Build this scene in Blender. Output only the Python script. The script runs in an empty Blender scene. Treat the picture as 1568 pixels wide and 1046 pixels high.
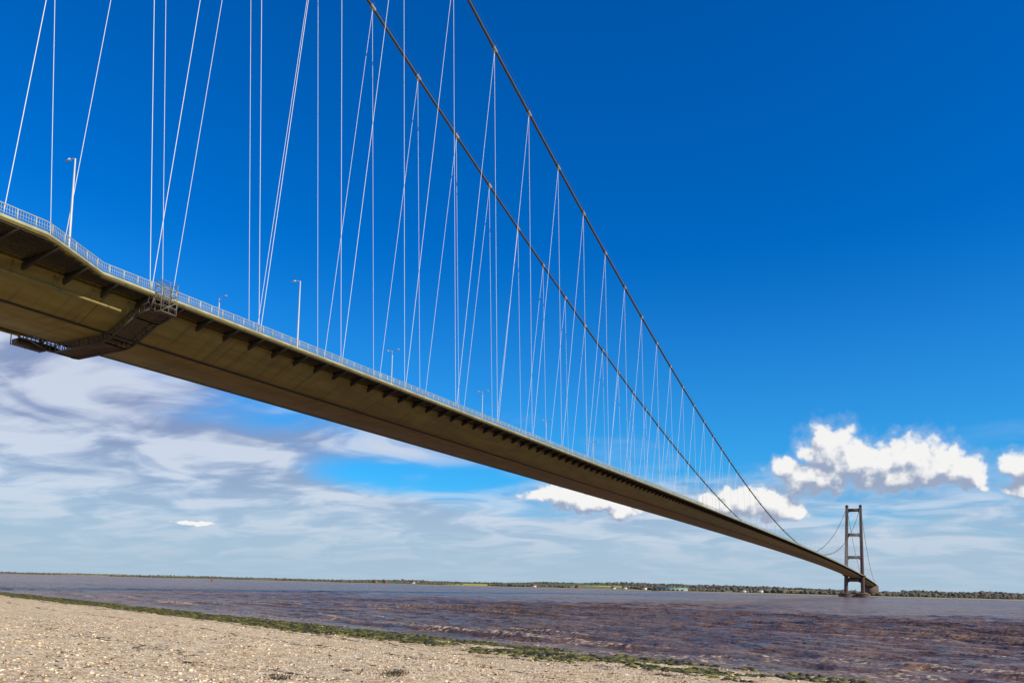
import bpy, math, random
import numpy as np
from mathutils import Matrix, Vector
random.seed(7); rng=np.random.default_rng(7)
scene=bpy.context.scene
scene.view_settings.view_transform='Standard'; scene.view_settings.look='None'; scene.view_settings.exposure=0
# ---------------------------------------------------------------- camera
F=1148.07; T=.0782; R=.0256; PY=807.6; HC=3.0
cd=bpy.data.cameras.new('camera'); cam=bpy.data.objects.new('camera',cd); scene.collection.objects.link(cam)
cd.sensor_width=36; cd.lens=F/1568*36; cd.shift_y=(PY-522.7)/1568; cd.clip_end=60000; cd.clip_start=.1
Rv=Vector((1,0,0)); Uv=Vector((0,-math.sin(T),math.cos(T))); Fv=Vector((0,math.cos(T),math.sin(T)))
cx=Rv*math.cos(R)+Uv*math.sin(R); cy=-Rv*math.sin(R)+Uv*math.cos(R); cz=-Fv
cam.matrix_world=Matrix(((cx.x,cy.x,cz.x,0),(cx.y,cy.y,cz.y,0),(cx.z,cy.z,cz.z,HC),(0,0,0,1)))
scene.camera=cam
def px2azel(x,y):
    a=(x-784)/F;b=(PY-y)/F
    a2=a*math.cos(R)-b*math.sin(R); b2=a*math.sin(R)+b*math.cos(R)
    Y=math.cos(T)-b2*math.sin(T); Z=math.sin(T)+b2*math.cos(T)
    return math.atan2(a2,Y), math.atan2(Z,math.hypot(a2,Y))
# ---------------------------------------------------------------- node helper
class NT:
    def __init__(s,nt): s.nt=nt; s.n=nt.nodes; s.l=nt.links
    def node(s,t,**k):
        n=s.n.new(t)
        for a,b in k.items(): setattr(n,a,b)
        return n
    def put(s,sock,v):
        if v is None: return
        if isinstance(v,bpy.types.NodeSocket): s.l.new(v,sock)
        else:
            try: sock.default_value=v
            except Exception:
                sock.default_value=(v[0],v[1],v[2],1) if len(v)==3 else v[:3]
    def m(s,op,a,b=None,c=None,clamp=False):
        n=s.node('ShaderNodeMath',operation=op,use_clamp=clamp)
        s.put(n.inputs[0],a)
        if b is not None: s.put(n.inputs[1],b)
        if c is not None: s.put(n.inputs[2],c)
        return n.outputs[0]
    def v(s,op,a,b=None,scale=None):
        n=s.node('ShaderNodeVectorMath',operation=op)
        s.put(n.inputs[0],a)
        if b is not None: s.put(n.inputs[1],b)
        if scale is not None: s.put(n.inputs['Scale'],scale)
        return n.outputs['Value'] if op in('LENGTH','DOT_PRODUCT','DISTANCE') else n.outputs['Vector']
    def comb(s,x,y,z=0.):
        n=s.node('ShaderNodeCombineXYZ'); s.put(n.inputs[0],x);s.put(n.inputs[1],y);s.put(n.inputs[2],z); return n.outputs[0]
    def sep(s,v):
        n=s.node('ShaderNodeSeparateXYZ'); s.put(n.inputs[0],v); return n.outputs
    def noise(s,vec,scale,detail=4,rough=.55,dist=0.,col=False,dim='2D'):
        n=s.node('ShaderNodeTexNoise',noise_dimensions=dim); s.put(n.inputs['Vector'],vec); n.inputs['Scale'].default_value=scale
        n.inputs['Detail'].default_value=detail; n.inputs['Roughness'].default_value=rough; n.inputs['Distortion'].default_value=dist
        return n.outputs['Color' if col else 'Fac']
    def voro(s,vec,scale,feature='F1',out='Distance',smooth=None,detail=0):
        n=s.node('ShaderNodeTexVoronoi',feature=feature,voronoi_dimensions='2D'); s.put(n.inputs['Vector'],vec); n.inputs['Scale'].default_value=scale
        if smooth is not None: n.inputs['Smoothness'].default_value=smooth
        n.inputs['Detail'].default_value=detail
        return n.outputs[out]
    def step(s,v,a,b,o0=0.,o1=1.,smooth=True):
        n=s.node('ShaderNodeMapRange',interpolation_type='SMOOTHSTEP' if smooth else 'LINEAR',clamp=True)
        s.put(n.inputs[0],v)
        for i,q in zip((1,2,3,4),(a,b,o0,o1)): s.put(n.inputs[i],q)
        return n.outputs[0]
    def mix(s,f,a,b,blend='MIX'):
        n=s.node('ShaderNodeMix',data_type='RGBA',blend_type=blend)
        s.put(n.inputs[0],f); 
        for i,q in ((6,a),(7,b)):
            if isinstance(q,tuple) and len(q)==3: q=(*q,1)
            s.put(n.inputs[i],q)
        return n.outputs[2]
    def bump(s,h,dist,strength=1.,normal=None):
        n=s.node('ShaderNodeBump'); s.put(n.inputs['Height'],h); n.inputs['Distance'].default_value=dist; n.inputs['Strength'].default_value=strength
        if normal is not None: s.put(n.inputs['Normal'],normal)
        return n.outputs[0]
def material(name,fn):
    mt=bpy.data.materials.new(name); mt.use_nodes=True; t=NT(mt.node_tree)
    bs=mt.node_tree.nodes['Principled BSDF']; fn(t,bs); return mt
def simple(name,col,rough=.6,metal=0.,var=.15,scale=.5,col2=None):
    def fn(t,bs):
        tc=t.node('ShaderNodeTexCoord').outputs['Object']
        n=t.noise(tc,scale,4,dim='3D')
        c2=col2 or tuple(c*(1-var*2) for c in col)
        c=t.mix(t.step(n,.35,.65),c2,col)
        t.put(bs.inputs['Base Color'],c); bs.inputs['Roughness'].default_value=rough; bs.inputs['Metallic'].default_value=metal
    return material(name,fn)
# ---------------------------------------------------------------- sun
SUN_AZ=math.radians(122); SUN_EL=math.radians(31)   # azimuth clockwise from +Y
sd=Vector((math.sin(SUN_AZ)*math.cos(SUN_EL),math.cos(SUN_AZ)*math.cos(SUN_EL),math.sin(SUN_EL)))
sl=bpy.data.lights.new('sun','SUN'); sl.energy=5; sl.angle=math.radians(.5); sl.color=(1,.87,.66)
so=bpy.data.objects.new('sun',sl); scene.collection.objects.link(so); so.rotation_euler=sd.to_track_quat('Z','Y').to_euler()
# ---------------------------------------------------------------- world / sky
w=bpy.data.worlds.new('World'); scene.world=w; w.use_nodes=True
w.cycles.sampling_method='MANUAL'; w.cycles.sample_map_resolution=256
t=NT(w.node_tree); bg=w.node_tree.nodes['Background']
blobs=[ # px centre, radii (reference pixels)
 (1272,690,46,40),(1310,708,60,34),(1350,708,50,26),(1400,704,56,38),(1440,712,44,32),(1470,722,44,28),(1495,734,30,20),(1380,728,130,26),
 (1205,716,32,15),(1250,732,60,26),
 (1565,712,40,22),(1590,745,50,24),
 (1135,766,38,26),(1178,772,48,28),(1212,784,32,15),(1100,776,36,15),
 (855,756,56,13),(905,768,66,19),(950,782,34,13),
 (300,800,32,4)]
def build_field(t,P):
    d1=t.v('SUBTRACT',t.noise(P,26,3,.6,col=True),(.5,.5,.5))
    d1=t.v('MULTIPLY',d1,(.030,.022,0))
    Pd=t.v('ADD',P,d1)
    acc=None
    for (x,y,rx,ry) in blobs:
        a,e=px2azel(x,y); a2,_=px2azel(x+rx,y); _,e2=px2azel(x,y-ry)
        q=t.v('MULTIPLY',t.v('SUBTRACT',Pd,(a,e,0)),(1/(a2-a),1/(e2-e),0))
        l=t.m('SUBTRACT',1.,t.v('LENGTH',q))
        acc=l if acc is None else t.m('SMOOTH_MAX',acc,l,.2)
    puff=t.voro(Pd,66,'F1'); 
    n=t.noise(P,60,6,.6)
    f=t.m('ADD',acc,t.m('MULTIPLY',t.m('SUBTRACT',.42,puff),.42))
    f=t.m('ADD',f,t.m('MULTIPLY',t.m('SUBTRACT',n,.5),.8))
    return f
g=bpy.data.node_groups.new('cumulus','ShaderNodeTree')
g.interface.new_socket('P',in_out='INPUT',socket_type='NodeSocketVector'); g.interface.new_socket('D',in_out='OUTPUT',socket_type='NodeSocketFloat')
tg=NT(g); gi=g.nodes.new('NodeGroupInput'); go=g.nodes.new('NodeGroupOutput'); g.links.new(build_field(tg,gi.outputs[0]),go.inputs[0])
def field(P):
    n=t.node('ShaderNodeGroup'); n.node_tree=g; t.put(n.inputs[0],P); return n.outputs[0]
dirv=t.node('ShaderNodeTexCoord').outputs['Generated']
dx,dy,dz=t.sep(dirv)[:3]
az=t.m('ARCTAN2',dx,dy); hyp=t.m('SQRT',t.m('ADD',t.m('MULTIPLY',dx,dx),t.m('MULTIPLY',dy,dy))); el=t.m('ARCTAN2',dz,hyp)
P=t.comb(az,el,0.)
sky=t.node('ShaderNodeTexSky',sky_type='NISHITA'); sky.sun_disc=False; sky.sun_elevation=SUN_EL; sky.sun_rotation=SUN_AZ
sky.air_density=1.0; sky.dust_density=.3; sky.ozone_density=4.0; sky.altitude=0
hs=t.node('ShaderNodeHueSaturation'); t.put(hs.inputs['Color'],sky.outputs[0]); hs.inputs['Saturation'].default_value=1.4; hs.inputs['Value'].default_value=1.0
skyc=t.mix(1.,hs.outputs[0],(.30,1.26,1.62),'MULTIPLY')
zen=t.step(el,.05,.75)
skyc=t.mix(zen,skyc,t.mix(1.,skyc,(.05,.96,1.02),'MULTIPLY'))
skyc=t.mix(t.step(el,.45,.08,0.,.30),skyc,(1.0,4.4,7.6))
# stratus bank, projected on a flat layer for perspective
pl=t.m('ADD',dz,.16)
Q=t.comb(t.m('DIVIDE',dx,pl),t.m('DIVIDE',dy,pl),0.)
rq=t.node('ShaderNodeVectorRotate',rotation_type='Z_AXIS'); t.put(rq.inputs['Vector'],Q); rq.inputs['Angle'].default_value=math.radians(14)
Qs=t.v('MULTIPLY',rq.outputs[0],(1.,1.2,1.))
n1=t.noise(Qs,1.0,4,.5,.4); n2=t.noise(Qs,2.4,5,.50,.5); n3=t.noise(t.v('MULTIPLY',Qs,(.7,1.3,1.)),6.,4,.5,.3)
a0,e0=px2azel(0,385); a1,e1=px2azel(800,700); a3,e3=px2azel(1568,700)
top1=t.m('ADD',t.m('MULTIPLY',t.m('SUBTRACT',az,a0),(e1-e0)/(a1-a0)),e0)
top=t.m('MAXIMUM',top1,e3)
dens=t.m('DIVIDE',t.m('SUBTRACT',top,el),.085)
dens=t.m('MINIMUM',dens,2.0)
ga,ge=px2azel(640,730); gl=t.v('LENGTH',t.v('MULTIPLY',t.v('SUBTRACT',P,(ga,ge,0)),(1/.18,1/.03,0)))
dens=t.m('SUBTRACT',dens,t.step(gl,1.3,.2,0.,1.2))
sd_=t.m('ADD',dens,t.m('MULTIPLY',t.m('SUBTRACT',n1,.5),1.9))
sd_=t.m('ADD',sd_,t.m('MULTIPLY',t.m('SUBTRACT',n2,.5),1.1))
smask=t.step(sd_,-.4,1.1)
low=t.step(el,.05,.22)      # 0 near horizon
scol=t.mix(low,(4.1,5.5,7.1),(3.0,3.5,5.3))
bn=t.m('ADD',t.m('MULTIPLY',n2,.78),t.m('MULTIPLY',n3,.22))
scol=t.mix(t.step(bn,.43,.62,0.,.85),scol,(6.8,7.3,8.3))
scol=t.mix(t.m('MULTIPLY',t.step(bn,.50,.36),t.m('ADD',t.m('MULTIPLY',low,.55),.15)),scol,(2.2,2.8,4.6))
c=t.mix(t.m('MULTIPLY',smask,.94),skyc,scol)
hz=t.step(el,0.,.12,.88,0.)
c=t.mix(hz,c,(4.0,5.4,6.7))
# cumulus
D=field(P); D2=field(t.v('ADD',P,(.005,.017,0)))
halo=t.step(D,-.6,.1,0.,.35); c=t.mix(halo,c,(4.8,5.8,7.4))
cm=t.step(D,-.12,.30)
lit=t.m('ADD',t.m('MULTIPLY',t.m('SUBTRACT',D,D2),1.15),.42,clamp=True)
ccol=t.mix(t.step(lit,.02,.92),(3.3,3.9,5.3),(9.6,9.4,9.1))
c=t.mix(t.m('MULTIPLY',cm,.93),c,ccol)
c=t.mix(t.step(el,-.03,-.002,1.,0.),c,(1.2,1.2,1.4))
t.put(bg.inputs['Color'],c); bg.inputs['Strength'].default_value=.1
# ---------------------------------------------------------------- mesh helpers
def link(o,parent=None):
    scene.collection.objects.link(o)
    if parent: o.parent=parent
    return o
def mesh_np(name,V,Fc,mat,parent=None,smooth=False):
    me=bpy.data.meshes.new(name); V=np.asarray(V,dtype=np.float32); Fc=np.asarray(Fc,dtype=np.int32)
    k=Fc.shape[1]
    me.vertices.add(len(V)); me.vertices.foreach_set('co',V.ravel())
    me.loops.add(Fc.size); me.loops.foreach_set('vertex_index',Fc.ravel())
    me.polygons.add(len(Fc)); me.polygons.foreach_set('loop_start',np.arange(len(Fc),dtype=np.int32)*k)
    me.polygons.foreach_set('loop_total',np.full(len(Fc),k,dtype=np.int32))
    me.update(calc_edges=True); me.validate()
    if smooth: me.polygons.foreach_set('use_smooth',np.ones(len(Fc),dtype=bool))
    me.materials.append(mat)
    return link(bpy.data.objects.new(name,me),parent)
class MB:
    """quad mesh builder"""
    def __init__(s): s.V=[];s.F=[]
    def box8(s,pts):
        i=len(s.V); s.V+=pts
        s.F+=[(i,i+3,i+2,i+1),(i+4,i+5,i+6,i+7),(i,i+1,i+5,i+4),(i+1,i+2,i+6,i+5),(i+2,i+3,i+7,i+6),(i+3,i,i+4,i+7)]
    def box(s,x0,x1,y0,y1,z0,z1):
        s.box8([(x0,y0,z0),(x1,y0,z0),(x1,y1,z0),(x0,y1,z0),(x0,y0,z1),(x1,y0,z1),(x1,y1,z1),(x0,y1,z1)])
    def beam(s,a,b,w,h=None,up=(0,0,1)):
        h=h or w; a=Vector(a);b=Vector(b); d=(b-a).normalized(); u=Vector(up)
        if abs(d.dot(u))>.95: u=Vector((1,0,0))
        r=d.cross(u).normalized()*w/2; u2=r.cross(d).normalized()*h/2
        s.box8([tuple(a-r-u2),tuple(a+r-u2),tuple(a+r+u2),tuple(a-r+u2),tuple(b-r-u2),tuple(b+r-u2),tuple(b+r+u2),tuple(b-r+u2)])
    def taper(s,a,b,ra,rb,n=6,cap=True):
        a=Vector(a);b=Vector(b);d=(b-a).normalized(); u=Vector((0,0,1)) if abs(d.z)<.9 else Vector((1,0,0))
        r=d.cross(u).normalized(); q=r.cross(d)
        i=len(s.V)
        for c,rad in((a,ra),(b,rb)):
            for k in range(n):
                an=2*math.pi*k/n; s.V.append(tuple(c+r*math.cos(an)*rad+q*math.sin(an)*rad))
        for k in range(n): s.F.append((i+k,i+(k+1)%n,i+n+(k+1)%n,i+n+k))
    def tube(s,pts,rad,n=8):
        i=len(s.V); m=len(pts)
        for j,p in enumerate(pts):
            p=Vector(p); d=(Vector(pts[min(j+1,m-1)])-Vector(pts[max(j-1,0)])).normalized()
            r=d.cross(Vector((0,1,0))).normalized(); q=r.cross(d)
            for k in range(n):
                an=2*math.pi*k/n; s.V.append(tuple(p+r*math.cos(an)*rad+q*math.sin(an)*rad))
        for j in range(m-1):
            for k in range(n): s.F.append((i+j*n+k,i+j*n+(k+1)%n,i+(j+1)*n+(k+1)%n,i+(j+1)*n+k))
    def sweep(s,rings,closed=True):
        i=len(s.V); n=len(rings[0])
        for r in rings: s.V+=list(r)
        for j in range(len(rings)-1):
            for k in range(n if closed else n-1):
                s.F.append((i+j*n+k,i+(j+1)*n+k,i+(j+1)*n+(k+1)%n,i+j*n+(k+1)%n))
    def make(s,name,mat,parent=None,smooth=False): return mesh_np(name,s.V,s.F,mat,parent,smooth)
# ---------------------------------------------------------------- bridge
PSI=.4954; PC=85.79; MID=752.2; SN=30.; SS=1457.2; SP=18.117; C0=144.02; AO=150.4
bridge=bpy.data.objects.new('suspension_bridge',None); link(bridge); bridge.rotation_euler=(0,0,math.pi/2-PSI)
zd=lambda s: 42.21-4.233*((s-MID)/705)**2
czm=lambda s: 42.35+(158.86-42.35)*((s-MID)/705)**2
CEN=PC+11
def lerp(a,b,f): return a+(b-a)*f
def czc(s):
    if s<SN: f=(SN-s)/285.; return lerp(czm(SN),36,f)-4*9*f*(1-f)
    if s>SS: f=(s-SS)/530.; return lerp(czm(SS),31,f)-4*24*f*(1-f)
    return czm(s)
def edge(s):  # half width of deck incl. walkway, wider round the tower legs
    w=14.2
    for st in (SN+.5,SS):
        d=abs(s-st); w=max(w,np.interp(d,[0,12.2,21],[18.7,18.7,14.2]))
    return w
def paint_fn(t,bs):
    tc=t.node('ShaderNodeTexCoord').outputs['Object']
    st=t.v('MULTIPLY',tc,(.25,1.,2.))
    n=t.noise(st,.5,5,.6,dim='3D'); n2=t.noise(t.v('MULTIPLY',tc,(1.2,.10,.10)),1.,4,dim='3D')
    c=t.mix(t.step(n,.3,.7),(.21,.165,.045),(.30,.24,.07))
    c=t.mix(t.m('MULTIPLY',t.step(n2,.48,.72),.5),c,(.12,.09,.03))
    sp=t.sep(tc); sx=sp[0]
    seam=t.m('ABSOLUTE',t.m('SUBTRACT',t.m('FRACT',t.m('DIVIDE',sx,SP)),.5))
    c=t.mix(t.m('MULTIPLY',t.step(seam,.490,.5),.6),c,(.05,.04,.02))
    ln=t.m('ABSOLUTE',t.m('SUBTRACT',t.m('FRACT',t.m('DIVIDE',sp[1],1.9)),.5))
    c=t.mix(t.m('MULTIPLY',t.step(ln,.465,.5),.12),c,(.06,.05,.02))
    t.put(bs.inputs['Base Color'],c); bs.inputs['Roughness'].default_value=.55
M_girder=material('girder_paint',paint_fn)
M_dark=simple('dark_steel',(.035,.03,.018),.6)
M_asph=simple('asphalt',(.05,.05,.05),.9)
M_rail=simple('parapet_paint',(.38,.44,.40),.45,var=.08)
M_white=simple('hanger_paint',(.80,.80,.80),.4,var=.03)
M_cable=simple('cable_paint',(.085,.085,.08),.5,var=.1)
M_clamp=simple('clamp_paint',(.36,.36,.34),.5)
M_conc=simple('tower_concrete',(.14,.10,.085),.85,var=.12,scale=.08)
M_lamp=simple('lamp_steel',(.6,.62,.62),.4,var=.05)
M_fas=simple('fascia_paint',(.42,.40,.22),.5)
S=sorted(set(list(np.arange(-260,10,18.117))+list(np.arange(8,56,1.5))+list(np.arange(56,1430,6.04))+list(np.arange(1430,1485,1.5))+list(np.arange(1485,1992,12))))
BD=3.9; BH=5.2   # box depth, half width of flat bottom
girder=MB()
girder.sweep([[(s,CEN-11,zd(s)-.55),(s,CEN-11,zd(s)-.95),(s,CEN-BH,zd(s)-BD),(s,CEN+BH,zd(s)-BD),(s,CEN+11,zd(s)-.95),(s,CEN+11,zd(s)-.55)] for s in S])
girder.make('box_girder',M_girder,bridge)
kl=MB()
for sgn in(-1,1):
    kl.sweep([[(s,CEN+sgn*(BH-.12),zd(s)-BD+.05),(s,CEN+sgn*(BH+.20),zd(s)-BD+.12),(s,CEN+sgn*(BH+.20),zd(s)-BD-.04),(s,CEN+sgn*(BH-.12),zd(s)-BD-.12)] for s in S])
kl.make('bottom_edge_rail',M_dark,bridge)
slab=MB()
slab.sweep([[(s,CEN-edge(s),zd(s)-.02),(s,CEN-edge(s),zd(s)-.40),(s,CEN-11.4,zd(s)-.52),(s,CEN+11.4,zd(s)-.52),(s,CEN+edge(s),zd(s)-.40),(s,CEN+edge(s),zd(s)-.02)] for s in S])
slab.make('walkway_panels',M_girder,bridge)
road=MB(); road.sweep([[(s,CEN-10.5,zd(s)+.004),(s,CEN+10.5,zd(s)+.004)] for s in S],closed=False); road.make('roadway',M_asph,bridge)
fas=MB()
for sgn in(-1,1):
    fas.sweep([[(s,CEN+sgn*(edge(s)+.01),zd(s)+.10),(s,CEN+sgn*(edge(s)+.07),zd(s)+.10),(s,CEN+sgn*(edge(s)+.07),zd(s)-.22),(s,CEN+sgn*(edge(s)+.01),zd(s)-.22)] for s in S])
fas.make('edge_fascia',M_fas,bridge)
led=MB()
for sgn in(-1,1):
    led.sweep([[(s,CEN+sgn*10.98,zd(s)-.80),(s,CEN+sgn*11.22,zd(s)-.80),(s,CEN+sgn*11.22,zd(s)-1.02),(s,CEN+sgn*10.98,zd(s)-1.02)] for s in S])
    led.sweep([[(s,CEN+sgn*10.7,zd(s)-2.30),(s,CEN+sgn*11.1,zd(s)-2.30),(s,CEN+sgn*11.1,zd(s)-2.66),(s,CEN+sgn*10.7,zd(s)-2.66)] for s in S if s<58])
    for s in np.arange(-20,58,4.53):
        led.beam((s,CEN+sgn*10.9,zd(s)-2.4),(s,CEN+sgn*10.9,zd(s)-.95),.14)
led.make('gantry_rail',M_girder,bridge)
# brackets
br=MB(); s=-250.
while s<1980:
    for sgn in(-1,1):
        e=edge(s); z=zd(s)
        y0=CEN+sgn*(e-.15); y1=CEN+sgn*10.9; w_=.13
        top=[(s-w_,y0,z-.41),(s+w_,y0,z-.41),(s+w_,y1,z-.53),(s-w_,y1,z-.53)]
        bot=[(s-w_,y0,z-.62),(s+w_,y0,z-.62),(s+w_,y1,z-1.75),(s-w_,y1,z-1.75)]
        br.box8(bot+top)
    s+=SP/4
br.make('brackets',M_dark,bridge)
rb=MB()
for sgn in(-1,1):
    for k in range(14):
        off=11.7+k*.55
        runs=[];cur=[]
        for q in S:
            if edge(q)>off+.1: cur.append(q)
            elif cur: runs.append(cur);cur=[]
        if cur: runs.append(cur)
        for rr in runs:
            if len(rr)<2: continue
            rb.sweep([[(q,CEN+sgn*off,zd(q)-.50),(q,CEN+sgn*(off+.2),zd(q)-.50),(q,CEN+sgn*(off+.2),zd(q)-.60),(q,CEN+sgn*off,zd(q)-.60)] for q in rr])
rb.make('walkway_ribs',M_dark,bridge)
# parapets
pp=MB()
for sgn in(-1,1):
    for h,wd in((1.25,.10),(.80,.04),(.45,.04),(.16,.05)):
        pp.sweep([[(q,CEN+sgn*(edge(q)-.1)-wd/2,zd(q)+h-wd/2),(q,CEN+sgn*(edge(q)-.1)+wd/2,zd(q)+h-wd/2),(q,CEN+sgn*(edge(q)-.1)+wd/2,zd(q)+h+wd/2),(q,CEN+sgn*(edge(q)-.1)-wd/2,zd(q)+h+wd/2)] for q in S])
    q=-250.
    while q<1985:
        y=CEN+sgn*(edge(q)-.1); pp.box(q-.06,q+.06,y-.06,y+.06,zd(q)-.02,zd(q)+1.25); q+=1.81
    q=10.
    while q<330 and sgn<0:
        y=CEN+sgn*(edge(q)-.1); pp.box(q-.018,q+.018,y-.018,y+.018,zd(q)+.15,zd(q)+1.22); q+=.26
    for h in(.65,1.05):
        pp.sweep([[(q,CEN+sgn*10.7-.05,zd(q)+h-.08),(q,CEN+sgn*10.7+.05,zd(q)+h-.08),(q,CEN+sgn*10.7+.05,zd(q)+h+.08),(q,CEN+sgn*10.7-.05,zd(q)+h+.08)] for q in S])
pp.make('parapet',M_rail,bridge)
# cables
cb=MB(); hr=MB(); cl=MB()
cs=list(np.arange(SN-285,SN,15))+list(np.arange(SN,SS,SP/2))+list(np.arange(SS,1988,15))
for y in(PC,PC+22):
    cb.tube([(q,y,czc(q)) for q in cs],.34,10)
    for o in(-.45,.45): hr.tube([(q,y+o,czc(q)+1.15) for q in cs],.022,4)
cb.make('main_cables',M_cable,bridge,True)
hg=MB(); HR=.044
for y in(PC,PC+22):
    for k in range(-6,73):
        s=C0+k*SP
        if not(SN+6<s<SS-6): continue
        z=czc(s); sl_=(czc(s+1)-czc(s-1))/2; d=Vector((1,0,sl_)).normalized()
        c_=Vector((s,y,z)); cl.taper(c_-d*.8,c_+d*.8,.47,.47,8); cl.box(s-.12,s+.12,y-.1,y+.1,z-.95,z-.3)
        for o in(-.45,.45): hr.beam(c_+Vector((0,o*.7,.3)),c_+Vector((0,o,1.15)),.05)
        for kk in(k-1,k):
            sa=AO+kk*SP
            if SN+4<sa<SS-4 and abs(sa-s)<14 and z-.8>zd(sa)+1:
                hg.taper((s,y,z-.8),(sa,y,zd(sa)+.1),HR,HR,5)
                L=(z-zd(sa))
                a_=Vector((s,y,z-.8)).lerp(Vector((sa,y,zd(sa)+.1)),1-min(.5,2.2/L)); cl.taper(a_,(sa,y,zd(sa)+.1),.09,.09,5)
    for side in(0,1):
        n=28 if side else 13
        for k in range(1,n):
            s=SS+k*SP if side else SN-k*SP
            z=czc(s)
            for ds in(-7,7):
                if z-zd(s)>3: hg.taper((s,y,z-.4),(s+ds,y,zd(s+ds)+.1),HR,HR,5)
hg.make('hangers',M_white,bridge); hr.make('cable_hand_ropes',M_cable,bridge); cl.make('cable_clamps',M_clamp,bridge)
# towers
def tower(st,ztop,name,water=True):
    tw=MB(); par=bpy.data.objects.new(name,None); link(par,bridge)
    for sg in(-1,1):
        rings=[]
        for z in np.linspace(7 if water else 1,ztop+1.5,14):
            f=(z-7)/(ztop-7); yc=CEN+sg*lerp(13.6,11.0,f); wy=lerp(3.1,2.25,f); ws=lerp(3.4,2.6,f); ch=.5
            rings.append([(st-ws+ch,yc-wy,z),(st+ws-ch,yc-wy,z),(st+ws,yc-wy+ch,z),(st+ws,yc+wy-ch,z),(st+ws-ch,yc+wy,z),(st-ws+ch,yc+wy,z),(st-ws,yc+wy-ch,z),(st-ws,yc-wy+ch,z)])
        tw.sweep([r[::-1] for r in rings])
        tw.box(st-3.1,st+3.1,CEN+sg*11-2.7,CEN+sg*11+2.7,ztop+1.4,ztop+2.6)
        tw.box(st-1.6,st+1.6,CEN+sg*11-1.2,CEN+sg*11+1.2,ztop+2.6,ztop+4.2)
    for z,h in((ztop-5.5,5.5),(110,5.5),(70,5.5),(zd(st)-7.5,7)):
        f=(z-7)/(ztop-7); y_=lerp(13.6,11,f)-lerp(3.1,2.25,f)+.3
        tw.box(st-1.9,st+1.9,CEN-y_,CEN+y_,z-h/2,z+h/2)
        for sg in(-1,1):
            tw.box8([(st-1.85,CEN+sg*y_,z-h/2-2.4),(st+1.85,CEN+sg*y_,z-h/2-2.4),(st+1.85,CEN+sg*(y_-.05),z-h/2-2.4),(st-1.85,CEN+sg*(y_-.05),z-h/2-2.4),
                     (st-1.85,CEN+sg*y_,z-h/2+.05),(st+1.85,CEN+sg*y_,z-h/2+.05),(st+1.85,CEN+sg*(y_-2.6),z-h/2+.05),(st-1.85,CEN+sg*(y_-2.6),z-h/2+.05)])
    tw.make('legs_and_cross_beams',M_conc,par)
    pr=MB()
    if water:
        for sg in(-1,1):
            yc=CEN+sg*13.6
            for z0,z1,r0,r1 in((-4,5.2,12,12),(5.2,6.0,12.5,12.5),(6.0,7.4,8.5,6)):
                pr.taper((st,yc,z0),(st,yc,z1),r0,r1,32)
                i=len(pr.V); n=32
                for k in range(n):
                    an=2*math.pi*k/n; pr.V.append((st+math.cos(an)*r1,yc+math.sin(an)*r1,z1))
                pr.V.append((st,yc,z1))
                for k in range(0,n,2): pr.F.append((i+k,i+(k+1)%n,i+(k+2)%n,i+n))
        pr.box(st-5,st+5,CEN-12,CEN+12,-4,5.0)
    else:
        for sg in(-1,1): pr.box(st-4.4,st+4.4,CEN+sg*13.6-4.2,CEN+sg*13.6+4.2,-1,4)
    pr.make('pier',M_conc,par)
tower(SS,159.6,'south_tower'); tower(SN,czm(SN)+.5,'north_tower',False)
an=MB(); an.box8([(1975,CEN-17,0),(2035,CEN-17,0),(2035,CEN+17,0),(1975,CEN+17,0),(1985,CEN-15,zd(1990)-.8),(2035,CEN-15,zd(1990)-.8),(2035,CEN+15,zd(1990)-.8),(1985,CEN+15,zd(1990)-.8)])
an.make('anchorage',M_conc,bridge)
# ---- lamps
BM=Matrix.Rotation(math.pi/2-PSI,4,'Z')
def lamp(s,p,double,h=12.,name='street_lamp',sd0=1):
    mb=MB(); mb.taper((0,0,0),(0,0,1.4),.17,.16,8); mb.taper((0,0,1.4),(0,0,h),.14,.085,8); hd=MB()
    for sg in((-1,1) if double else (sd0,)):
        mb.taper((0,0,h-.05),(0,sg*.5,h+.14),.055,.05,6); mb.taper((0,sg*.5,h+.14),(0,sg*1.1,h+.18),.05,.045,6)
        hd.box8([(-.14,sg*1.0,h+.10),(.14,sg*1.0,h+.10),(.10,sg*1.8,h+.14),(-.10,sg*1.8,h+.14),(-.10,sg*1.0,h+.30),(.10,sg*1.0,h+.30),(.06,sg*1.75,h+.24),(-.06,sg*1.75,h+.24)])
    par=bpy.data.objects.new(name,None); link(par)
    par.matrix_world=BM@Matrix.Translation((s,p,zd(s)+.02))
    mb.make('pole',M_lamp,par); hd.make('lamp_head',M_lamp,par)
lamp(47.3,82.5,False,11.6); lamp(84.1,84.2,False,11.3); lamp(85.,103.5,False,12.,sd0=-1)
q=124.
while q<1400: lamp(q,CEN,True,13.); q+=37.5
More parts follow.
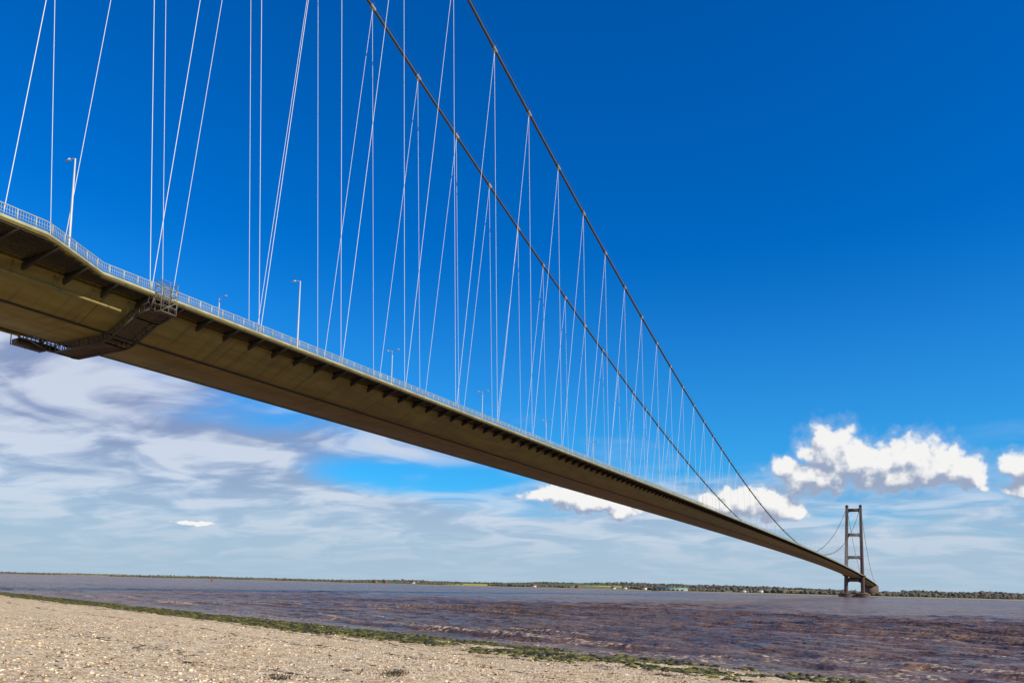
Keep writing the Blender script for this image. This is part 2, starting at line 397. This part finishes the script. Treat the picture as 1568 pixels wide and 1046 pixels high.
# ---- maintenance gantry hanging under the deck
gan=bpy.data.objects.new('maintenance_gantry',None); link(gan); gan.matrix_world=BM
GS=59.3; gw=1.6; zz=zd(GS)
prof=[(CEN-14.9,zz-.9),(CEN-14.2,zz-2.2),(CEN-11.2,zz-2.8),(CEN-6.6,zz-4.9),(CEN-5.2,zz-5.2),(CEN+5.2,zz-5.2),(CEN+6.6,zz-4.9),(CEN+11.2,zz-2.8),(CEN+14.2,zz-1.9),(CEN+14.9,zz-.9)]
gb=MB(); gp=MB()
for i in range(len(prof)-1):
    a=Vector((0,*prof[i]));b=Vector((0,*prof[i+1]));L=(b-a).length; nrm=Vector((0,-(b-a).z,(b-a).y)).normalized()
    for s in(GS-gw,GS+gw):
        gb.beam(a+Vector((s,0,0)),b+Vector((s,0,0)),.20)
        gb.beam(a+nrm*.95+Vector((s,0,0)),b+nrm*.95+Vector((s,0,0)),.12)
    n=max(2,int(L/.5))
    for k in range(n+1):
        c_=a.lerp(b,k/n)
        gp.beam(c_+Vector((GS-gw,0,.05)),c_+Vector((GS+gw,0,.05)),.36,.10)
        if k%2==0:
            for s in(GS-gw,GS+gw): gb.beam(c_+Vector((s,0,0)),c_+nrm*.95+Vector((s,0,0)),.09)
cg=MB()
y0=CEN-15.5;y1=CEN-14.4
for s in(GS-1.1,GS,GS+1.1):
    for y in(y0,y1): cg.beam((s,y,zz-2.4),(s,y,zz+1.5),.08)
for z in(-2.4,-1.6,-.8,0,.8,1.5):
    for y in(y0,y1): cg.beam((GS-1.1,y,zz+z),(GS+1.1,y,zz+z),.06)
    for s in(GS-1.1,GS+1.1): cg.beam((s,y0,zz+z),(s,y1,zz+z),.06)
cg.beam((GS-1.1,y0,zz-2.4),(GS+1.1,y0,zz-.8),.06); cg.beam((GS+1.1,y0,zz-.8),(GS-1.1,y0,zz+.8),.06)
gp.box(GS-1.1,GS+1.1,y0,y1,zz-2.5,zz-2.42)
gy=CEN+14.2
gb.box(GS-1.9,GS+2.0,gy-.5,gy+1.2,zz-2.9,zz-2.1); gb.beam((GS-2.1,gy+1.3,zz-1.0),(GS+2.1,gy+1.3,zz-1.0),.1)
for s in(GS-2.,GS,GS+2.): gb.beam((s,gy+1.3,zz-2.9),(s,gy+1.3,zz-1.0),.1)
M_gan=simple('gantry_steel',(.07,.06,.055),.6); M_ganc=simple('gantry_planks',(.11,.075,.05),.8)
gb.make('gantry_frame',M_gan,gan); gp.make('gantry_platform',M_ganc,gan); cg.make('access_cage',simple('cage_steel',(.24,.22,.18),.6),gan)
# ---------------------------------------------------------------- numpy value noise
def vnoise(x,y,seed=0):
    r=np.random.default_rng(seed); tab=r.random((256,256)); xi=np.floor(x).astype(int);yi=np.floor(y).astype(int); fx=x-xi;fy=y-yi
    fx=fx*fx*(3-2*fx);fy=fy*fy*(3-2*fy); g_=lambda a,b: tab[a%256,b%256]
    return (g_(xi,yi)*(1-fx)+g_(xi+1,yi)*fx)*(1-fy)+(g_(xi,yi+1)*(1-fx)+g_(xi+1,yi+1)*fx)*fy
def fbm(x,y,o=4,seed=0):
    v=0;a=.5
    for k in range(o): v=v+a*vnoise(x*2**k,y*2**k,seed+k); a*=.5
    return v/(1-.5**o)
def gridmesh(name,A,Dd,zf,mat):
    a,d=np.meshgrid(A,Dd,indexing='ij')
    X=(39.5/2 - d/math.sqrt(2)) + a/math.sqrt(2); Y=(39.5/2 - d/math.sqrt(2)) - a/math.sqrt(2)
    Z=zf(a,d,X,Y); V=np.stack([X,Y,Z],-1).reshape(-1,3)
    n,m=a.shape; i=np.arange(n-1)[:,None]*m+np.arange(m-1)[None,:]
    Fc=np.stack([i,i+m,i+m+1,i+1],-1).reshape(-1,4)
    return mesh_np(name,V,Fc,mat,None,True)
def spread(lo,fine0,fine1,hi,st,gr):
    c=list(np.arange(fine0,fine1,st)); x=fine1;h=st
    while x<hi: c.append(x); h*=gr; x+=h
    c.append(hi); x=fine0;h=st*gr;l=[]
    while True:
        x-=h;h*=gr
        if x<=lo: break
        l.append(x)
    return np.array([lo]+l[::-1]+c)
def beach_z(a,d,X,Y):
    base=np.where(d>0,np.interp(d,[0,28,60,200],[0,1.40,3.2,6]),np.maximum(d*.05,-3))
    n=(fbm(X*.12,Y*.12,3,3)-.5)*.16+(fbm(X*.9,Y*.9,3,9)-.5)*.12+(fbm(X*4,Y*4,3,5)-.5)*.06
    berm=.06*np.sin(d*.75+fbm(X*.1,Y*.1,2,8)*5)*np.clip(d/3,0,1)
    return base+n*np.clip(.3+np.abs(d)/8,0,1)+berm
def dshore(t,tc):
    n=t.v('DOT_PRODUCT',tc,(-1/math.sqrt(2),-1/math.sqrt(2),0)); return t.m('ADD',n,39.5/math.sqrt(2))
def beach_fn(t,bs):
    tc=t.node('ShaderNodeTexCoord').outputs['Object']; d=dshore(t,tc)
    big=t.noise(tc,.35,4,.6); mid=t.noise(tc,2.2,5,.7); fine=t.noise(tc,10,5,.78)
    v1=t.node('ShaderNodeTexVoronoi',voronoi_dimensions='2D'); t.put(v1.inputs['Vector'],tc); v1.inputs['Scale'].default_value=26
    vr=t.sep(v1.outputs['Color']); vd=v1.outputs['Distance']
    vc2=t.sep(t.voro(tc,10,out='Color'))
    c=t.mix(vr[0],(.58,.36,.165),(.97,.76,.48))
    c=t.mix(t.m('MULTIPLY',t.step(vr[1],.72,.86),.9),c,(.98,.90,.72))
    c=t.mix(t.m('MULTIPLY',t.step(vr[2],.20,.10),.85),c,(.14,.08,.035))
    c=t.mix(t.step(vc2[0],.6,1.,0.,.45),c,(.97,.84,.60))
    c=t.mix(t.step(vc2[1],.22,.0,0.,.45),c,(.32,.19,.09))
    c=t.mix(t.step(big,.42,.68,0.,.35),c,(.72,.48,.23))
    c=t.mix(t.step(mid,.50,.64,0.,.6),c,(.98,.82,.54))
    c=t.mix(t.step(fine,.57,.67,0.,.7),c,(.26,.15,.065))
    c=t.mix(t.step(mid,.45,.35,0.,.5),c,(.38,.23,.10))
    dn=t.m('ADD',d,t.m('MULTIPLY',t.m('SUBTRACT',t.noise(tc,.22,4,.6),.5),5.))
    for d0,wd in((13.,.24),(8.6,.3),(19.5,.16)):
        l=t.step(t.m('ABSOLUTE',t.m('SUBTRACT',dn,d0)),wd,wd*.3)
        c=t.mix(t.m('MULTIPLY',l,t.step(mid,.44,.54)),c,(.06,.04,.02))
    dd=t.m('ADD',d,t.m('MULTIPLY',t.m('SUBTRACT',t.noise(tc,.5,5,.65),.5),4.))
    al=t.m('MULTIPLY',t.step(dd,.0,1.),t.step(dd,8.5,6.)); al=t.m('MULTIPLY',al,t.step(fine,.28,.42))
    xx=t.sep(tc)[0]; al=t.m('MULTIPLY',al,t.step(xx,3.,-9.,.0,1.))
    c=t.mix(al,c,t.mix(t.step(mid,.44,.62),(.035,.034,.006),(.15,.14,.018)))
    wet=t.step(dd,3.0,1.)
    c=t.mix(t.m('MULTIPLY',wet,t.step(xx,-20.,0.,.5,.85)),c,(.12,.075,.045))
    t.put(bs.inputs['Base Color'],c); t.put(bs.inputs['Roughness'],t.step(wet,0.,1.,.95,.4)); bs.inputs['Specular IOR Level'].default_value=.2
    b=t.bump(t.m('ADD',t.m('MULTIPLY',vd,-.6),t.m('MULTIPLY',fine,1.6)),.035,.9); t.put(bs.inputs['Normal'],b)
M_beach=material('gravel',beach_fn)
gridmesh('beach',spread(-900,-75,30,700,.22,1.06),spread(-60,-2,30,600,.12,1.06),beach_z,M_beach)
# ---------------------------------------------------------------- water
def water_z(a,d,X,Y):
    r=np.hypot(X,Y); amp=np.clip(1-(r-60)/400,0,1)
    ph=fbm(X*.035,Y*.035,3,21)*16; g=np.clip(fbm(X*.07+5,Y*.07,3,31)*2.6-.6,.15,1.6)
    s_=-d
    w1=np.sin(2*np.pi*(s_/4.4)+ph+a*.03); w1=(np.maximum(w1,-.6)+.2)**3*.6
    w2=np.sin(2*np.pi*((s_*.8+a*.6)/1.9)+ph*2)
    ch=(fbm(a*.55,s_*1.7,4,41)-.5); ch2=(fbm(a*.16+9,s_*.5,3,43)-.5)
    near=np.clip(s_/4,0.2,1)
    return amp*near*(.26*w1*g+.03*w2*g+.32*ch+.18*ch2)
def water_fn(t,bs):
    tc=t.node('ShaderNodeTexCoord').outputs['Object']; d=dshore(t,tc)
    rot=t.node('ShaderNodeVectorRotate',rotation_type='Z_AXIS'); t.put(rot.inputs['Vector'],tc); rot.inputs['Angle'].default_value=math.radians(30)
    q=t.v('MULTIPLY',rot.outputs[0],(.42,1.,1.))
    n1=t.noise(q,1.6,5,.68); n2=t.noise(q,.30,5,.62); n3=t.noise(q,.05,4,.6); n4=t.noise(t.v('MULTIPLY',rot.outputs[0],(.15,1.,1.)),.006,4,.6)
    c=t.mix(t.step(n2,.38,.62),(.135,.070,.040),(.31,.18,.11))
    c=t.mix(t.step(n4,.45,.62,0.,.5),c,(.12,.075,.065))
    fo=t.noise(tc,3.,5,.7); f2=t.noise(q,.35,3,.6)
    zc=t.sep(tc)[2]
    fm=t.m('MULTIPLY',t.step(d,-16.,-1.5),t.m('MULTIPLY',t.step(fo,.50,.62),t.step(f2,.48,.58)))
    crest=t.m('MULTIPLY',t.step(zc,.13,.24),t.m('MULTIPLY',t.step(fo,.46,.56),t.step(d,-45.,-10.)))
    fm=t.m('MAXIMUM',fm,crest)
    c=t.mix(fm,c,(.66,.50,.34))
    t.put(bs.inputs['Base Color'],c); t.put(bs.inputs['Roughness'],t.m('ADD',t.m('MULTIPLY',fm,.5),.22)); bs.inputs['IOR'].default_value=1.33
    bs.inputs['Specular IOR Level'].default_value=.2
    h=t.m('ADD',t.m('MULTIPLY',n1,.34),t.m('ADD',t.m('MULTIPLY',n2,1.9),t.m('MULTIPLY',n3,4.)))
    t.put(bs.inputs['Normal'],t.bump(h,1.,1.))
M_water=material('estuary_water',water_fn)
gridmesh('water',spread(-30000,-60,45,30000,.22,1.035),-spread(-2,-1,70,40000,.2,1.035)[::-1],water_z,M_water)
# ---------------------------------------------------------------- pebbles
def ico():
    import bmesh
    bm=bmesh.new(); bmesh.ops.create_icosphere(bm,subdivisions=1,radius=1); V=np.array([v.co[:] for v in bm.verts]); Fc=np.array([[v.index for v in f.verts] for f in bm.faces]); bm.free(); return V,Fc
IV,IF=ico()
def scatter(name,pos,scl,mat,jit=.18,smooth=False):
    n=len(pos); nv=len(IV); an=rng.random(n)*6.283
    V=IV[None]*(1+rng.normal(0,jit,(n,nv,1))); V=V*scl[:,None,:]
    x=V[...,0]*np.cos(an)[:,None]-V[...,1]*np.sin(an)[:,None]; y=V[...,0]*np.sin(an)[:,None]+V[...,1]*np.cos(an)[:,None]
    V=np.stack([x,y,V[...,2]],-1)+pos[:,None,:]
    Fc=IF[None]+ (np.arange(n)*nv)[:,None,None]
    return mesh_np(name,V.reshape(-1,3),Fc.reshape(-1,3),mat,None,smooth)
def shore_pts(n,amin,amax,dmin,dmax):
    a=rng.uniform(amin,amax,n); d=rng.uniform(dmin,dmax,n)
    X=(39.5/2-d/math.sqrt(2))+a/math.sqrt(2); Y=(39.5/2-d/math.sqrt(2))-a/math.sqrt(2)
    return a,d,X,Y,beach_z(a,d,X,Y)
def stone_fn(t,bs):
    tc=t.node('ShaderNodeTexCoord').outputs['Object']; v=t.sep(t.voro(tc,9,out='Color'))
    c=t.mix(v[0],(.48,.30,.14),(.95,.80,.58)); c=t.mix(t.step(v[1],.72,.82),c,(.11,.065,.035))
    t.put(bs.inputs['Base Color'],c); bs.inputs['Roughness'].default_value=.85
M_stone=material('stone',stone_fn)
N=46000; a,d,X,Y,Z=shore_pts(N*4,-45,20,1,27); r=np.hypot(X,Y); k=(Y>6)&(rng.random(len(X))<np.clip(14/r,0,1)**1.); X,Y,Z=X[k][:N],Y[k][:N],Z[k][:N]
sz=np.exp(rng.normal(-3.95,.45,len(X))).clip(.008,.065)
scatter('beach_pebbles',np.stack([X,Y,Z+sz*.15],-1),sz[:,None]*np.stack([rng.uniform(.8,1.4,len(X)),rng.uniform(.7,1.,len(X)),rng.uniform(.35,.6,len(X))],-1),M_stone)
def weed_fn(t,bs):
    tc=t.node('ShaderNodeTexCoord').outputs['Object']; n=t.noise(tc,1.5,4)
    t.put(bs.inputs['Base Color'],t.mix(t.step(n,.42,.62),(.028,.026,.005),(.15,.14,.018))); bs.inputs['Roughness'].default_value=.7
M_weed=material('seaweed',weed_fn)
a,d,X,Y,Z=shore_pts(180000,-140,4,.2,9.5); m_=fbm(X*.35,Y*.35,4,77)
k=(m_>.40)&(rng.random(len(X))<np.clip((-a-2)/40,.0,1))&(np.abs(d-3.8)<3.8*rng.random(len(X))**.5+.4)
X,Y,Z=X[k][:36000],Y[k][:36000],Z[k][:36000]; sz=rng.uniform(.04,.15,len(X))
scatter('seaweed',np.stack([X,Y,Z],-1),sz[:,None]*np.array([1.5,1.,.5]),M_weed,jit=.35)
tf=MB()
for (px,py) in ((605,1032),(425,1040)):
    az_,el_=px2azel(px,py)
    for rr in np.arange(8,80,.1):
        x=math.sin(az_)*rr;y=math.cos(az_)*rr; d_=(39.5-x-y)/math.sqrt(2); z_=float(beach_z(np.array(0.),np.array(d_),np.array(x),np.array(y)))
        if HC+math.tan(el_)*rr<=z_: break
    for k in range(110):
        ox=random.gauss(0,.14);oy=random.gauss(0,.25);an_=random.random()*6.28;h_=random.uniform(.03,.11)
        tf.beam((x+ox,y+oy,z_-.02),(x+ox+math.cos(an_)*h_,y+oy+math.sin(an_)*h_,z_+h_*random.uniform(.3,1)),.014,.005)
tf.make('dry_weed_tufts',simple('dry_weed',(.06,.05,.02),.9))
db=MB(); a,d,X,Y,Z=shore_pts(2600,-35,12,6,22)
for i in range(2600):
    if abs(d[i]+ (vnoise(np.array(X[i]*.2),np.array(Y[i]*.2),55)-.5)*4 -13)<.3 or random.random()<.05:
        an_=random.gauss(.8,.6); L=random.uniform(.05,.3); db.beam((X[i],Y[i],Z[i]+.01),(X[i]+math.cos(an_)*L,Y[i]-math.sin(an_)*L,Z[i]+.02),random.uniform(.01,.03))
db.make('driftwood_debris',simple('driftwood',(.07,.045,.03),.9))
# ---------------------------------------------------------------- far shore
pd=np.array([-math.cos(PSI),math.sin(PSI)]); ad=np.array([math.sin(PSI),math.cos(PSI)])
def FS(tt,ww):
    wob=(fbm(tt*.0015,tt*0+3.3,3,12)-.5)*260
    s_=1960+wob+ww; return ad[0]*s_+pd[0]*(tt+CEN), ad[1]*s_+pd[1]*(tt+CEN)
def land_z(tt,ww):
    bank=np.interp(ww,[-40,0,12,60],[-2,0.1,3,3.4])
    hill=np.interp(ww,[100,900,2500],[0,1,1.4])*(4+22*fbm(tt*.0011,ww*.0011,3,66)*np.interp(tt,[-1500,-200,900,2500,6000],[1.,.6,1.1,.5,.3]))
    return bank+hill
tt,ww=np.meshgrid(np.concatenate([np.arange(-3500,6000,25),np.arange(6000,20000,150)]),np.array([-60,-20,0,6,12,30,60,100,160,250,400,600,900,1300,1800,2500,4000]),indexing='ij')
X,Y=FS(tt,ww); Z=land_z(tt,ww); n,m=tt.shape; i=np.arange(n-1)[:,None]*m+np.arange(m-1)[None,:]
def land_fn(t,bs):
    tc=t.node('ShaderNodeTexCoord').outputs['Object']
    rot=t.node('ShaderNodeVectorRotate',rotation_type='Z_AXIS'); t.put(rot.inputs['Vector'],tc); rot.inputs['Angle'].default_value=-(math.pi/2-PSI)
    q=t.v('MULTIPLY',rot.outputs[0],(.004,.0022,0)); v=t.sep(t.voro(q,1.,out='Color'))
    c=t.mix(t.step(v[0],.3,.32),(.17,.18,.07),(.10,.15,.05)); c=t.mix(t.step(v[0],.76,.77),c,(.48,.42,.05)); c=t.mix(t.step(v[1],.75,.76),c,(.24,.17,.10))
    n=t.noise(tc,.02,5); c=t.mix(t.step(n,.5,.65,0.,.5),c,(.09,.10,.05))
    z=t.sep(tc)[2]; c=t.mix(t.step(z,3.3,1.6),c,(.38,.29,.18)); c=t.mix(t.step(z,1.,.3),c,(.14,.09,.07))
    t.put(bs.inputs['Base Color'],c); bs.inputs['Roughness'].default_value=.95
mesh_np('far_shore_land',np.stack([X,Y,Z],-1).reshape(-1,3),np.stack([i,i+m,i+m+1,i+1],-1).reshape(-1,4),material('fields',land_fn))
def tree_fn(t,bs):
    tc=t.node('ShaderNodeTexCoord').outputs['Object']; n=t.noise(tc,.02,4,.7); n2=t.noise(tc,.35,3)
    c=t.mix(t.step(n,.42,.58),(.07,.08,.065),(.14,.105,.075)); c=t.mix(t.step(n2,.45,.7,0.,.5),c,(.14,.14,.09))  # foliage tones lightened to carry aerial haze in the colour
    t.put(bs.inputs['Base Color'],c); bs.inputs['Roughness'].default_value=.95
N=40000; tt=np.concatenate([rng.uniform(-2600,3200,int(N*.8)),rng.uniform(3200,9000,int(N*.2))]); ww=60+rng.random(N)**1.5*1300
dn=fbm(tt*.006,ww*.008,4,88); thr=np.interp(tt,[-2600,-100,0,1000,2200,4000,9000],[.46,.48,.50,.53,.57,.58,.58])
k=dn>thr; tt=tt[k];ww=ww[k]; X,Y=FS(tt,ww); Z=land_z(tt,ww); sz=rng.uniform(1.8,4.8,len(X))*np.interp(tt,[-2600,0,600,1200,2500,6000],[1.15,1.0,.95,.75,.7,.6])*(.45+1.1*vnoise(tt*.01,ww*.01,99))
scatter('distant_trees',np.stack([X,Y,Z+sz*.6],-1),sz[:,None]*np.stack([rng.uniform(.8,1.6,len(X)),rng.uniform(.8,1.6,len(X)),rng.uniform(.7,1.1,len(X))],-1),material('distant_foliage',tree_fn),jit=.25)
M_wall=simple('house_wall',(.72,.68,.62),.8); M_wallb=simple('house_brick',(.30,.16,.10),.85); M_roof=simple('house_roof',(.20,.10,.07),.8); M_win=simple('window_glass',(.03,.04,.05),.2)
def house(tt,ww,L,W,H,brick):
    X,Y=FS(np.array(float(tt)),np.array(float(ww))); z=float(land_z(np.array(float(tt)),np.array(float(ww))))
    par=bpy.data.objects.new('brick_house' if brick else 'white_house',None); link(par); par.location=(float(X),float(Y),z); par.rotation_euler=(0,0,math.pi/2-PSI+random.uniform(-.4,.4))
    b=MB(); b.box(-W/2,W/2,-L/2,L/2,-1,H); b.make('walls',M_wallb if brick else M_wall,par)
    r=MB(); e=.4; h=W*.45
    r.box8([(-W/2-e,-L/2-e,H),(W/2+e,-L/2-e,H),(W/2+e,L/2+e,H),(-W/2-e,L/2+e,H),(-.1,-L/2-e,H+h),(.1,-L/2-e,H+h),(.1,L/2+e,H+h),(-.1,L/2+e,H+h)]); r.box(-.5,.5,L/4,L/4+1,H+h*.5,H+h+1.2); r.make('roof',M_roof,par)
    g_=MB()
    for k in range(int(L/3)):
        y=-L/2+1.5+k*3
        for zz_ in(1,H-2):
            if zz_>0: g_.box(-W/2-.03,-W/2+.05,y-.5,y+.5,zz_,zz_+1.2)
    g_.make('windows',M_win,par)
for tt_,ww_ in((1480,40),(1500,60),(1530,45),(1390,90),(620,50),(650,40),(560,50),(-420,45),(-470,40),(-600,40),(-380,50),(250,60),(290,55),(900,50),(-900,40),(-1000,50),(760,45)):
    house(tt_,ww_,random.uniform(11,17),random.uniform(8,10),random.uniform(4,6.5),random.random()<.45)
X,Y=FS(np.array(470.),np.array(30.)); sh=bpy.data.objects.new('industrial_shed',None); link(sh); sh.location=(float(X),float(Y),3.); sh.rotation_euler=(0,0,math.pi/2-PSI)
b=MB(); b.box(-15,15,-38,38,-1,5.5); b.make('walls',simple('shed_wall',(.45,.50,.48),.6),sh)
b=MB(); b.box8([(-16,-39,5.5),(16,-39,5.5),(16,39,5.5),(-16,39,5.5),(-.3,-39,8.5),(.3,-39,8.5),(.3,39,8.5),(-.3,39,8.5)]); b.make('roof',simple('teal_roof',(.12,.40,.36),.5),sh)
b=MB()
for k in range(6): b.box(-15.05,-14.95,-33+k*12,-28+k*12,0,4)
b.make('doors',M_win,sh)
az_,_=px2azel(325,884); D_=900.
bu=bpy.data.objects.new('channel_buoy',None); link(bu); bu.location=(math.sin(az_)*D_,math.cos(az_)*D_,0)
b=MB(); b.taper((0,0,-.6),(0,0,.9),1.5,1.4,14); b.taper((0,0,.9),(0,0,1.0),1.4,.3,14)
for k in range(4):
    an_=k*math.pi/2; b.beam((math.cos(an_)*1.1,math.sin(an_)*1.1,.9),(math.cos(an_)*.3,math.sin(an_)*.3,3.6),.16)
b.taper((0,0,2.0),(0,0,3.6),.7,.7,10); b.taper((0,0,3.6),(0,0,4.3),.3,.2,8); b.make('float_and_cage',simple('buoy_red',(.5,.04,.02),.5),bu)
